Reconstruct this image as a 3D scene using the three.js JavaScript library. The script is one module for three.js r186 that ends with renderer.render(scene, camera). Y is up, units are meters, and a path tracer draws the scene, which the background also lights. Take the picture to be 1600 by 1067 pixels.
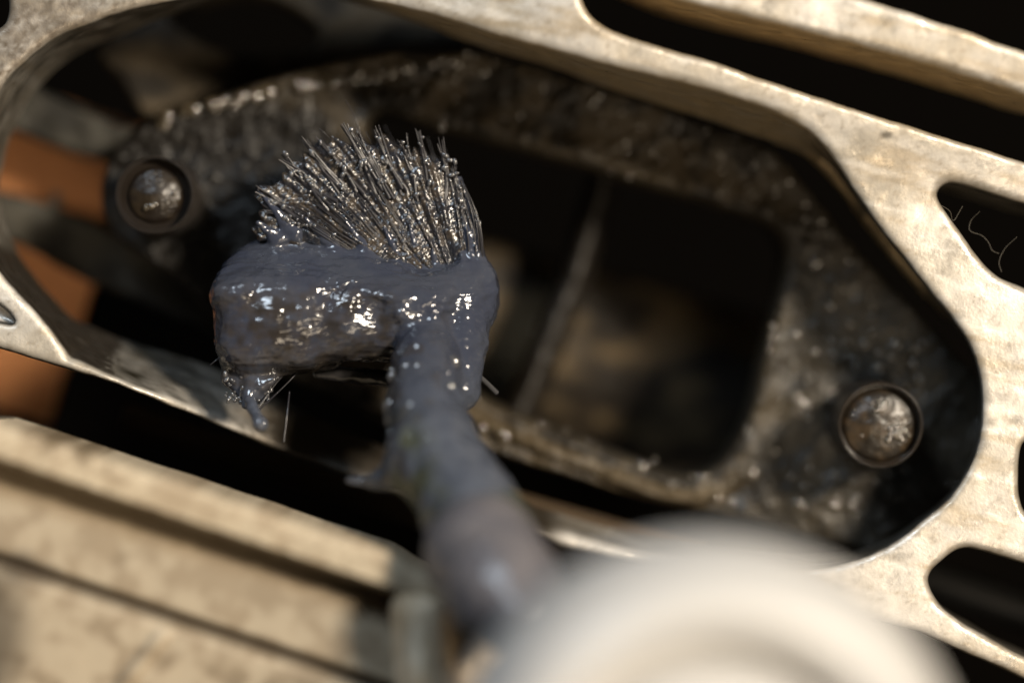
import * as THREE from 'three';
import { mergeGeometries } from 'three/addons/utils/BufferGeometryUtils.js';
import { ImprovedNoise } from 'three/addons/math/ImprovedNoise.js';

// ───────────────────────── camera, lamps, exposure ─────────────────────────
const D = 0.55;                                   // distance of the plane in focus (m)
const scene = new THREE.Scene();
scene.background = new THREE.Color().setRGB(0.007, 0.0066, 0.0062);
const camera = new THREE.PerspectiveCamera(2 * Math.atan(0.05335 / D) * 180 / Math.PI, 1024 / 682, 0.02, 20);
camera.position.set(0, 0, D);
camera.lookAt(0, 0, 0);
camera.focus = 0.5515;
camera.userData.fStop = 2.9;
const renderer = new THREE.WebGLRenderer({ antialias: true });
renderer.toneMapping = THREE.LinearToneMapping;
renderer.toneMappingExposure = 1;
renderer.shadowMap.enabled = true;

// the warm work lamp, low on the right in front of the casting
const key = new THREE.SpotLight(new THREE.Color().setRGB(1, 0.87, 0.70), 6.9, 0, 0.5, 0.5, 2);
key.position.set(0.60, 0.30, 0.86);
key.target.position.set(0, 0, 0);
key.castShadow = true; key.shadow.radius = 4;
scene.add(key, key.target);
// a cool window above and in front
const win = new THREE.RectAreaLight(new THREE.Color().setRGB(0.74, 0.87, 1), 24, 0.26, 0.18);
win.position.set(-0.30, 0.54, 0.58);
win.lookAt(0, 0, -0.02);
scene.add(win);
// added broad warm fill from the lower right, no visible source
const warmFill = new THREE.RectAreaLight(new THREE.Color().setRGB(1, 0.82, 0.60), 9.5, 0.30, 0.20);
warmFill.position.set(0.24, -0.26, 0.62); warmFill.lookAt(0, 0, -0.02);
scene.add(warmFill);
// added unseen spot at the far left, brightens the orange panel behind the casting
const panelFill = new THREE.SpotLight(new THREE.Color().setRGB(1, 0.82, 0.6), 0.75, 0, 0.055, 0.7, 2);
panelFill.position.set(-0.50, 0.13, 0.25); panelFill.target.position.set(-0.087, 0.015, -0.056);
panelFill.castShadow = true; panelFill.shadow.radius = 0.6;
scene.add(panelFill, panelFill.target);

// ───────────────────────── helpers ─────────────────────────
// a point of the photograph (1600 x 1067) at depth z (mm, towards the camera) -> mm in the scene
const Dm = D * 1000;
const P = (px, py, z = 0) => { const k = 0.1 * (Dm - z) / Dm; return [(px - 800) * k, (533.5 - py) * k, z]; };
const MM = 0.001;
let seed = 7;
const rnd = () => { seed = (seed + 0x6D2B79F5) | 0; let t = Math.imul(seed ^ (seed >>> 15), 1 | seed); t = (t + Math.imul(t ^ (t >>> 7), 61 | t)) ^ t; return ((t ^ (t >>> 14)) >>> 0) / 4294967296; };
const rr = (a, b) => a + (b - a) * rnd();
const IN = new ImprovedNoise();
const n3 = (x, y, z) => IN.noise(x + 91.3, y + 47.1, z + 13.7);
const fbm = (x, y, z, o = 4) => { let a = 1, s = 0, f = 1; for (let i = 0; i < o; i++) { s += a * n3(x * f, y * f, z * f); a *= 0.5; f *= 2.03; } return s; };
const clamp = (x, a = 0, b = 1) => Math.min(b, Math.max(a, x));
const sstep = (a, b, x) => { const t = clamp((x - a) / (b - a)); return t * t * (3 - 2 * t); };
const lerp = (a, b, t) => a + (b - a) * t;
const mixc = (a, b, t) => [lerp(a[0], b[0], t), lerp(a[1], b[1], t), lerp(a[2], b[2], t)];
const smin = (a, b, k) => { const h = Math.max(k - Math.abs(a - b), 0) / k; return Math.min(a, b) - h * h * k * 0.25; };
const smax = (a, b, k) => -smin(-a, -b, k);

// signed distance to a closed polygon [[x,y],...]
function polyDist(pts, x, y) {
  let d = Infinity, inside = false;
  for (let i = 0, j = pts.length - 1; i < pts.length; j = i++) {
    const [ax, ay] = pts[j], [bx, by] = pts[i];
    const ex = bx - ax, ey = by - ay, wx = x - ax, wy = y - ay;
    const t = clamp((wx * ex + wy * ey) / (ex * ex + ey * ey + 1e-12));
    const qx = wx - ex * t, qy = wy - ey * t;
    d = Math.min(d, qx * qx + qy * qy);
    if ((ay > y) !== (by > y) && x < (bx - ax) * (y - ay) / (by - ay) + ax) inside = !inside;
  }
  return inside ? -Math.sqrt(d) : Math.sqrt(d);
}
// a polygon's distances on a grid, looked up bilinearly
function field(pts, x0, y0, x1, y1, h) {
  const nx = Math.ceil((x1 - x0) / h) + 2, ny = Math.ceil((y1 - y0) / h) + 2, a = new Float32Array(nx * ny);
  for (let j = 0; j < ny; j++) for (let i = 0; i < nx; i++) a[j * nx + i] = polyDist(pts, x0 + i * h, y0 + j * h);
  return (x, y) => {
    const u = clamp((x - x0) / h, 0, nx - 1.001), v = clamp((y - y0) / h, 0, ny - 1.001), i = u | 0, j = v | 0, s = u - i, t = v - j, o = j * nx + i;
    return lerp(lerp(a[o], a[o + 1], s), lerp(a[o + nx], a[o + nx + 1], s), t);
  };
}
const smoothLoop = (pts, n = 160, closed = true) => new THREE.CatmullRomCurve3(pts.map(p => new THREE.Vector3(p[0], p[1], p[2] || 0)), closed, 'centripetal').getSpacedPoints(n).slice(0, closed ? n : n + 1).map(v => [v.x, v.y, v.z]);

// surface of f(x,y,z) = 0 (mm) in a box, cell h: naive surface nets, gradient normals, colour per vertex, uv in metres (oblique)
function surface(f, lo, hi, h, color) {
  const n = [0, 1, 2].map(k => Math.ceil((hi[k] - lo[k]) / h) + 1), [nx, ny, nz] = n, sx = 1, sy = nx, sz = nx * ny;
  const g = new Float32Array(nx * ny * nz), B = 6;
  for (let k = 0; k < nz; k += B) for (let j = 0; j < ny; j += B) for (let i = 0; i < nx; i += B) {
    const c = f(lo[0] + (i + B / 2) * h, lo[1] + (j + B / 2) * h, lo[2] + (k + B / 2) * h);
    const far = Math.abs(c) > h * B * 1.35 + 0.6;
    for (let c2 = k; c2 < Math.min(k + B, nz); c2++) for (let b = j; b < Math.min(j + B, ny); b++) for (let a = i; a < Math.min(i + B, nx); a++)
      g[a + b * sy + c2 * sz] = far ? c : f(lo[0] + a * h, lo[1] + b * h, lo[2] + c2 * h);
  }
  const id = new Int32Array(nx * ny * nz).fill(-1), pos = [], tri = [];
  for (let k = 0; k < nz - 1; k++) for (let j = 0; j < ny - 1; j++) for (let i = 0; i < nx - 1; i++) {
    const o = i + j * sy + k * sz; let m = 0;
    for (let c = 0; c < 8; c++) if (g[o + (c & 1) + ((c >> 1) & 1) * sy + (c >> 2) * sz] < 0) m |= 1 << c;
    if (m === 0 || m === 255) continue;
    let X = 0, Y = 0, Z = 0, q = 0;
    for (let c = 0; c < 8; c++) for (let ax = 0; ax < 3; ax++) {
      const e = c | (1 << ax); if (e === c) continue;
      if (((m >> c) & 1) === ((m >> e) & 1)) continue;
      const va = g[o + (c & 1) + ((c >> 1) & 1) * sy + (c >> 2) * sz], vb = g[o + (e & 1) + ((e >> 1) & 1) * sy + (e >> 2) * sz], t = va / (va - vb);
      X += (c & 1) + (ax === 0 ? t : 0); Y += ((c >> 1) & 1) + (ax === 1 ? t : 0); Z += (c >> 2) + (ax === 2 ? t : 0); q++;
    }
    id[o] = pos.length / 3;
    pos.push(lo[0] + (i + X / q) * h, lo[1] + (j + Y / q) * h, lo[2] + (k + Z / q) * h);
  }
  const quad = (a, b, c, d, flip) => { if (a < 0 || b < 0 || c < 0 || d < 0) return; flip ? tri.push(a, c, b, a, d, c) : tri.push(a, b, c, a, c, d); };
  for (let k = 1; k < nz - 1; k++) for (let j = 1; j < ny - 1; j++) for (let i = 1; i < nx - 1; i++) {
    const o = i + j * sy + k * sz, s = g[o] < 0;
    if (s !== (g[o + sx] < 0)) quad(id[o - sy - sz], id[o - sz], id[o], id[o - sy], !s);
    if (s !== (g[o + sy] < 0)) quad(id[o - sx - sz], id[o - sx], id[o], id[o - sz], !s);
    if (s !== (g[o + sz] < 0)) quad(id[o - sx - sy], id[o - sy], id[o], id[o - sx], !s);
  }
  const N = pos.length / 3, p = new Float32Array(pos.length), nor = new Float32Array(pos.length), uv = new Float32Array(N * 2), col = color ? new Float32Array(pos.length) : null, e = h * 0.45;
  for (let v = 0; v < N; v++) {
    const x = pos[v * 3], y = pos[v * 3 + 1], z = pos[v * 3 + 2];
    let a = f(x + e, y, z) - f(x - e, y, z), b = f(x, y + e, z) - f(x, y - e, z), c = f(x, y, z + e) - f(x, y, z - e); const l = Math.hypot(a, b, c) || 1;
    a /= l; b /= l; c /= l;
    p.set([x * MM, y * MM, z * MM], v * 3); nor.set([a, b, c], v * 3);
    uv.set([(x - z * 0.71) * MM, (y - z * 0.63) * MM], v * 2);
    if (color) col.set(color(x, y, z, a, b, c), v * 3);
  }
  const geo = new THREE.BufferGeometry();
  geo.setAttribute('position', new THREE.BufferAttribute(p, 3)); geo.setAttribute('normal', new THREE.BufferAttribute(nor, 3)); geo.setAttribute('uv', new THREE.BufferAttribute(uv, 2));
  if (color) geo.setAttribute('color', new THREE.BufferAttribute(col, 3));
  geo.setIndex(tri);
  return geo;
}
const capsule = (x, y, z, a, b, ra, rb) => {
  const ex = b[0] - a[0], ey = b[1] - a[1], ez = b[2] - a[2], wx = x - a[0], wy = y - a[1], wz = z - a[2];
  const t = clamp((wx * ex + wy * ey + wz * ez) / (ex * ex + ey * ey + ez * ez));
  return Math.hypot(wx - ex * t, wy - ey * t, wz - ez * t) - lerp(ra, rb, t);
};
// box of half sizes q, centre c, turned by angle a in the picture plane and b about x, edges rounded by r
const rbox = (x, y, z, c, q, a, b, r) => {
  x -= c[0]; y -= c[1]; z -= c[2];
  const ca = Math.cos(a), sa = Math.sin(a), cb = Math.cos(b), sb = Math.sin(b);
  const X = ca * x + sa * y, Y0 = -sa * x + ca * y, Y = cb * Y0 + sb * z, Z = -sb * Y0 + cb * z;
  const u = Math.abs(X) - q[0] + r, v = Math.abs(Y) - q[1] + r, w = Math.abs(Z) - q[2] + r;
  return Math.hypot(Math.max(u, 0), Math.max(v, 0), Math.max(w, 0)) + Math.min(Math.max(u, v, w), 0) - r;
};
// tapered tube along points (mm)
function tube(pts, radii, sides = 5, capped = true) {
  const n = pts.length, p = [], nor = [], idx = [], uv = [];
  let up = new THREE.Vector3(0.3, 0.2, 1).normalize();
  for (let i = 0; i < n; i++) {
    const a = new THREE.Vector3(...pts[Math.max(0, i - 1)]), b = new THREE.Vector3(...pts[Math.min(n - 1, i + 1)]), t = b.sub(a).normalize();
    const s = new THREE.Vector3().crossVectors(t, up).normalize(), w = new THREE.Vector3().crossVectors(s, t).normalize();
    const r = typeof radii === 'number' ? radii : radii[i];
    for (let k = 0; k < sides; k++) {
      const q = k / sides * Math.PI * 2, c = Math.cos(q), d = Math.sin(q), nx = s.x * c + w.x * d, ny = s.y * c + w.y * d, nz = s.z * c + w.z * d;
      p.push((pts[i][0] + nx * r) * MM, (pts[i][1] + ny * r) * MM, (pts[i][2] + nz * r) * MM); nor.push(nx, ny, nz); uv.push(k / sides, i / n);
    }
  }
  for (let i = 0; i < n - 1; i++) for (let k = 0; k < sides; k++) { const a = i * sides + k, b = i * sides + (k + 1) % sides; idx.push(a, b + sides, b, a, a + sides, b + sides); }
  if (capped) for (const [row, dir] of [[0, -1], [n - 1, 1]]) {
    const c = p.length / 3, i = row; p.push(pts[i][0] * MM, pts[i][1] * MM, pts[i][2] * MM);
    const a = new THREE.Vector3(...pts[row ? n - 2 : 1]), t = new THREE.Vector3(...pts[i]).sub(a).normalize(); nor.push(t.x, t.y, t.z); uv.push(0, 0);
    for (let k = 0; k < sides; k++) { const q = row * sides + k, s = row * sides + (k + 1) % sides; dir > 0 ? idx.push(s, q, c) : idx.push(q, s, c); }
  }
  const g = new THREE.BufferGeometry();
  g.setAttribute('position', new THREE.Float32BufferAttribute(p, 3)); g.setAttribute('normal', new THREE.Float32BufferAttribute(nor, 3)); g.setAttribute('uv', new THREE.Float32BufferAttribute(uv, 2)); g.setIndex(idx);
  return g;
}
const dropGeo = new THREE.IcosahedronGeometry(1, 2); dropGeo.deleteAttribute('uv');
function drop(c, r, squash = [1, 1, 1]) { const g = dropGeo.clone(); g.scale(r * squash[0] * MM, r * squash[1] * MM, r * squash[2] * MM); g.rotateZ(rr(0, 6)); g.translate(c[0] * MM, c[1] * MM, c[2] * MM); return g; }
// a merged heap of many drops sharing one mesh: cheap ellipsoids
const mesh = (name, geo, mat, parent) => { const m = new THREE.Mesh(geo, mat); m.name = name; m.castShadow = m.receiveShadow = true; (parent || scene).add(m); return m; };
const stuff = m => { m.userData.kind = 'stuff'; return m; };
// a Group at a thing's base (mm); children are given in scene millimetres and moved into it
function thing(name, label, category, at, group) {
  const o = new THREE.Group(); o.name = name; o.position.set(at[0] * MM, at[1] * MM, at[2] * MM); scene.add(o);
  o.userData = { label, category }; if (group) o.userData.group = group;
  o.part = (n, geo, mat, parent) => { if (!parent) geo.translate(-o.position.x, -o.position.y, -o.position.z); else geo.translate(-o.position.x, -o.position.y, -o.position.z); return mesh(n, geo, mat, parent || o); };
  return o;
}

// ───────────────────────── materials ─────────────────────────
function noiseTex(size, fn, repeat) {
  const a = new Uint8Array(size * size * 4);
  for (let j = 0; j < size; j++) for (let i = 0; i < size; i++) { const v = clamp(fn(i / size, j / size)) * 255, o = (j * size + i) * 4; a[o] = a[o + 1] = a[o + 2] = v; a[o + 3] = 255; }
  const t = new THREE.DataTexture(a, size, size); t.wrapS = t.wrapT = THREE.RepeatWrapping; t.magFilter = THREE.LinearFilter; t.minFilter = THREE.LinearFilter; t.repeat.set(repeat, repeat); t.needsUpdate = true;
  return t;
}
// tileable: noise on two circles folded into three dimensions is costly; blend the borders instead
const tile = f => (u, v) => { const a = sstep(0, 0.2, u), b = sstep(0, 0.2, v); return lerp(lerp(f(u + 1, v + 1), f(u, v + 1), a), lerp(f(u + 1, v), f(u, v), a), b); };
const grainTex = noiseTex(512, tile((u, v) => 0.5 + 0.55 * fbm(u * 42, v * 42, 3.1, 4)), 1 / 0.022);      // 22 mm tile, half-millimetre sand grain
const pitTex = noiseTex(512, tile((u, v) => { const a = fbm(u * 26, v * 26, 9.1, 3); return 0.55 + 0.5 * a - 0.5 * sstep(0.25, 0.5, fbm(u * 60, v * 60, 1.7, 2)); }), 1 / 0.03);
const roughTex = noiseTex(512, tile((u, v) => 0.72 + 0.35 * fbm(u * 14, v * 14, 5.5, 4)), 1 / 0.035);
const greaseTex = noiseTex(512, tile((u, v) => 0.5 + 0.5 * fbm(u * 22, v * 22, 2.2, 3)), 1 / 0.02);

const M = {
  cast: new THREE.MeshPhysicalMaterial({ vertexColors: true, metalness: 0.35, roughness: 0.62, roughnessMap: roughTex, bumpMap: grainTex, bumpScale: 0.000028 }),
  rail: new THREE.MeshPhysicalMaterial({ vertexColors: true, metalness: 0.1, roughness: 0.6, bumpMap: grainTex, bumpScale: 0.000012 }),
  flange: new THREE.MeshPhysicalMaterial({ vertexColors: true, metalness: 0.0, roughness: 0.62, roughnessMap: roughTex, bumpMap: pitTex, bumpScale: 0.00007, specularIntensity: 0.6 }),
  grease: new THREE.MeshPhysicalMaterial({ vertexColors: true, roughness: 0.13, bumpMap: greaseTex, bumpScale: 0.00003, ior: 1.5, clearcoat: 0.3, clearcoatRoughness: 0.06 }),
  mat: new THREE.MeshPhysicalMaterial({ vertexColors: true, roughness: 0.18, bumpMap: greaseTex, bumpScale: 0.0002, clearcoat: 0.5, clearcoatRoughness: 0.08 }),
  bristle: new THREE.MeshPhysicalMaterial({ color: new THREE.Color().setRGB(0.020, 0.019, 0.022), roughness: 0.32, clearcoat: 0.12, clearcoatRoughness: 0.15 }),
  droplet: new THREE.MeshPhysicalMaterial({ color: new THREE.Color().setRGB(0.06, 0.06, 0.064), roughness: 0.12, ior: 1.7, clearcoat: 0.6, clearcoatRoughness: 0.05 }),
  oil: new THREE.MeshPhysicalMaterial({ color: new THREE.Color().setRGB(0.05, 0.04, 0.026), roughness: 0.12, ior: 1.8, clearcoat: 0.6, clearcoatRoughness: 0.06 }),
  bolt: new THREE.MeshPhysicalMaterial({ color: new THREE.Color().setRGB(0.036, 0.023, 0.012), metalness: 0.15, roughness: 0.36, bumpMap: greaseTex, bumpScale: 0.0005, clearcoat: 0.35, clearcoatRoughness: 0.2 }),
  grease2: new THREE.MeshPhysicalMaterial({ color: new THREE.Color().setRGB(0.09, 0.088, 0.098), roughness: 0.34 }),
  boltFace: new THREE.MeshPhysicalMaterial({ vertexColors: true, roughness: 0.36, specularIntensity: 0.8 }),
  boltShaded: new THREE.MeshPhysicalMaterial({ color: new THREE.Color().setRGB(0.022, 0.014, 0.008), metalness: 0.15, roughness: 0.5, bumpMap: greaseTex, bumpScale: 0.0003 }),  // bolt colour darkened to carry the left bolt's shade
  brown: new THREE.MeshPhysicalMaterial({ color: new THREE.Color().setRGB(0.10, 0.066, 0.036), roughness: 0.6, bumpMap: grainTex, bumpScale: 0.00008 }),
  white: new THREE.MeshPhysicalMaterial({ color: new THREE.Color().setRGB(0.40, 0.395, 0.388), roughness: 0.38 }),
  orange: new THREE.MeshPhysicalMaterial({ color: new THREE.Color().setRGB(0.37, 0.15, 0.05), roughness: 0.7, bumpMap: grainTex, bumpScale: 0.0001 }),
  rear: new THREE.MeshPhysicalMaterial({ vertexColors: true, metalness: 0.3, roughness: 0.62, bumpMap: grainTex, bumpScale: 0.0002 }),
  dark: new THREE.MeshPhysicalMaterial({ color: new THREE.Color().setRGB(0.002, 0.0017, 0.0014), roughness: 1, specularIntensity: 0 }),
  inner: new THREE.MeshPhysicalMaterial({ vertexColors: true, metalness: 0.3, roughness: 0.5, bumpMap: grainTex, bumpScale: 0.0001 }),
  fibre: new THREE.MeshPhysicalMaterial({ color: new THREE.Color().setRGB(0.07, 0.06, 0.045), roughness: 0.6 }),
};

// ───────────────────────── the backdrop: the dark inside of the machine ─────────────────────────
{
  const g = new THREE.BoxGeometry(0.6, 0.5, 0.01); g.translate(0, 0, -0.17);
  const w = mesh('back_wall', g, M.dark); w.userData.kind = 'structure';
}

// ───────────────────────── the aluminium casting with its long oval opening ─────────────────────────
const zf = (px, py) => 9 * sstep(380, 20, py) * sstep(450, 950, px) - 15 * sstep(180, 470, px) * sstep(560, 640, py) * (1 - sstep(1000, 1300, px));
const loopF = [   // front edge x, y, then back edge x, y
  [440, -34, 430, -34], [569, 0, 537, 2], [672, 22, 630, 28], [766, 52, 722, 64], [906, 89, 862, 106], [1000, 113, 960, 142], [1150, 152, 1110, 190], [1230, 183, 1196, 219], [1274, 212, 1250, 234],
  [1302, 250, 1290, 255], [1350, 322, 1345, 322], [1400, 388, 1398, 388], [1450, 452, 1450, 452], [1500, 515, 1500, 515], [1525, 562, 1525, 562], [1534, 615, 1534, 615], [1530, 685, 1530, 685], [1513, 732, 1513, 732],
  [1490, 770, 1490, 768], [1450, 806, 1450, 802], [1400, 845, 1400, 838], [1370, 862, 1370, 852], [1300, 885, 1300, 868], [1150, 890, 1150, 860], [1000, 866, 1000, 832], [870, 832, 870, 796], [650, 765, 650, 712], [450, 697, 450, 622], [300, 638, 310, 562],
  [180, 592, 205, 531], [140, 572, 155, 511], [100, 555, 115, 499], [92, 535, 104, 487], [62, 495, 72, 452], [0, 427, 27, 392], [-26, 385, 6, 345], [-40, 310, 0, 300], [-34, 220, 4, 262], [0, 136, 22, 205],
  [32, 100, 52, 150], [82, 60, 88, 110], [140, 35, 132, 82], [200, 15, 192, 55], [250, 5, 262, 27], [325, -8, 332, 0]];
const px2 = a => a.map(([x, y]) => P(x, y, zf(x, y)));
{
  const front = smoothLoop(loopF.map(p => P(p[0], p[1], zf(p[0], p[1])))), back = smoothLoop(loopF.map(p => P(p[2], p[3], -23)));
  const outer = px2([[-260, -220], [1000, -220], [1130, -80], [1250, -32], [1364, 0], [1487, 39], [1600, 79], [1950, 195], [1950, 1200], [1600, 1062], [1540, 1034], [1440, 990], [1250, 938], [1100, 916], [1000, 888], [870, 854], [650, 786], [450, 714], [350, 668], [250, 629], [180, 600], [105, 578], [0, 546], [-260, 468]]);
  const slot = smoothLoop(px2([[905, -40], [910, 2], [932, 33], [985, 57], [1100, 92], [1300, 158], [1600, 252], [1800, 318], [1850, 290], [1800, 215], [1600, 148], [1487, 112], [1375, 80], [1262, 50], [1150, 23], [1060, 0], [980, -30], [940, -50]]));
  const tri = smoothLoop(px2([[1466, 303], [1480, 287], [1512, 291], [1600, 320], [1780, 380], [1830, 430], [1780, 515], [1600, 447], [1565, 432], [1535, 405], [1500, 357]]));
  const low = smoothLoop(px2([[1452, 905], [1470, 880], [1506, 857], [1560, 868], [1600, 880], [1780, 930], [1830, 1000], [1780, 1085], [1600, 1024], [1540, 992], [1500, 968], [1468, 940]]));
  const side = smoothLoop(px2([[1594, 745], [1604, 690], [1660, 680], [1720, 760], [1680, 830], [1605, 802]]), 60);
  const pit = smoothLoop(px2([[-30, -25], [2, -20], [12, 8], [4, 38], [-20, 45], [-45, 10]]), 40);
  const nook = smoothLoop(px2([[-60, 440], [-10, 470], [16, 492], [22, 506], [-10, 503], [-60, 500]]), 40);
  const box = [-108, -60, 112, 70];
  const F = p => field(p, ...box, 0.5);
  const f0 = F(front), f1 = F(back), fo = F(outer), others = [slot, tri, low, side, pit].map(F), fn = F(nook);
  const zm = (x, y) => { const px = x * 10 + 800, py = 533.5 - y * 10; return zf(px, py); };
  const f = (x, y, z) => {
    const z0 = zm(x, y), dep = z0 - z, th = 23 + z0;
    let hole = lerp(f0(x, y), f1(x, y), clamp(dep / Math.max(th, 2)));
    let d2 = smax(fo(x, y), -hole, 0.8);
    for (const o of others) d2 = smax(d2, -o(x, y), 2.2);
    const lump = 0.16 * n3(x * 0.22, y * 0.22, z * 0.22) + 0.04 * n3(x * 0.7, y * 0.7, z * 0.7);
    let d = smax(d2, Math.max(z - z0, -23 - z), 1.6) - lump;
    d = smax(d, -smax(fn(x, y), z0 - 3 - z, 1.5), 1);
    return d;
  };
  const color = (x, y, z, a, b, c) => {
    const px = x * 10 + 800, py = 533.5 - y * 10;
    let k = mixc([0.48, 0.45, 0.405], [0.39, 0.355, 0.30], sstep(-0.3, 0.5, fbm(x * 0.09, y * 0.09, z * 0.09, 3)));
    const sp = fbm(x * 0.9, y * 0.9, z * 0.9, 3);
    k = mixc(k, [0.20, 0.16, 0.115], 0.5 * sstep(0.25, 0.75, sp));
    const sx = x * 0.97 - y * 0.25, sy = x * 0.25 + y * 0.97;      // wiped smears along the beams, grime along the edges of the openings
    k = mixc(k, [0.30, 0.235, 0.15], 0.6 * sstep(0.05, 0.55, fbm(sx * 0.05, sy * 0.32, 6, 4)));
    k = mixc(k, [0.66, 0.63, 0.58], 0.5 * sstep(0.2, 0.6, fbm(sx * 0.06, sy * 0.4, 16, 3)));
    let eg = 9; for (const o of others) eg = Math.min(eg, Math.abs(o(x, y))); k = mixc(k, [0.16, 0.125, 0.08], 0.55 * sstep(1.8, 0.2, eg + 1.0 * sp));
    // opening walls coloured darker as if shaded, top beam underside golden as if lit
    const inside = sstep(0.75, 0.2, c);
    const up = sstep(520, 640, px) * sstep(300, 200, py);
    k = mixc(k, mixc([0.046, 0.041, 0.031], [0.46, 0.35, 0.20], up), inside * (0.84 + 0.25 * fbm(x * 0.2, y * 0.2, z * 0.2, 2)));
    const st = sstep(178 + 14 * sp, 160 + 14 * sp, px) * sstep(360, 400, py) * inside * sstep(720, 640, py);  // dark brown oil stain at the lower left
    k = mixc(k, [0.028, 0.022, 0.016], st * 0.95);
    k = mixc(k, [0.030, 0.023, 0.015], 0.95 * sstep(330, 430, px + 20 * sp) * sstep(900, 850, px) * sstep(560, 620, py));  // lower beam mixed to dark brown along its middle
    // the top left corner is darker, dull and speckled
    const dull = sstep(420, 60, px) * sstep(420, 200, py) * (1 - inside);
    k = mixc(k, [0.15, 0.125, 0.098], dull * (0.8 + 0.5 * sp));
    // spots
    for (const [sx, sy, rx, ry, s] of [[1380, 213, 12, 7, 0.8], [1345, 232, 18, 26, 0.22], [1375, 285, 26, 20, 0.2], [1550, 660, 10, 8, 0.5], [1590, 655, 14, 10, 0.5], [1560, 620, 22, 14, 0.3], [1400, 870, 26, 8, 0.35], [1330, 210, 30, 10, 0.15]]) {
      const q = Math.hypot((px - sx) / rx, (py - sy) / ry) + 0.4 * sp; k = mixc(k, [0.06, 0.052, 0.04], s * sstep(1.3, 0.4, q) * (1 - inside * 0.5));
    }
    return k;
  };
  const o = thing('engine_casting', 'pale cast aluminium frame with a long oval opening and rounded ribs', 'engine casting', [0, -28, -23]);
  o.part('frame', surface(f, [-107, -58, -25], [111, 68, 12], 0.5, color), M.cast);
  // the golden ledge behind the upper right bend of the opening
  const led = smoothLoop([[1205, 214], [1260, 240], [1310, 290], [1370, 370], [1430, 440], [1490, 500], [1500, 478], [1440, 400], [1390, 330], [1330, 240], [1270, 200]].map(p => P(p[0], p[1], -22)), 90);
  const fl = field(led, 36, -5, 75, 38, 0.4);
  o.part('ledge', surface((x, y, z) => smax(fl(x, y), Math.abs(z + 24) - 3.0, 1.2) - 0.15 * n3(x * 0.4, y * 0.4, z * 0.4), [37, -4, -29], [76, 36, -18], 0.5,
    (x, y, z) => mixc([0.58, 0.43, 0.24], [0.14, 0.11, 0.065], sstep(-0.1, 0.6, fbm(x * 0.2, y * 0.2, z * 0.2, 3) + 0.25))), M.cast);
}

// ───────────────────────── the greasy flange plate with its rectangular port ─────────────────────────
const flangeOutline = smoothLoop([[158, 330], [163, 262], [200, 207], [260, 180], [330, 152], [400, 130], [480, 106], [560, 89], [640, 80], [720, 80], [800, 94], [900, 122], [1000, 155], [1100, 190], [1195, 226], [1275, 308], [1345, 395], [1425, 480], [1500, 560], [1570, 640], [1570, 770], [1480, 850], [1380, 866], [1250, 836], [1130, 806], [1000, 778], [870, 738], [740, 698], [600, 652], [480, 606], [380, 545], [300, 462], [230, 405], [185, 378]].map(p => P(p[0], p[1], -27)), 220);
const portPts = [[600, 176], [640, 188], [800, 230], [1000, 288], [1170, 338], [1207, 358], [1223, 392], [1217, 450], [1190, 560], [1172, 640], [1150, 690], [1120, 728], [1080, 742], [1040, 736], [920, 690], [800, 642], [740, 610], [690, 560], [620, 400], [575, 230], [580, 188]];
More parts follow.
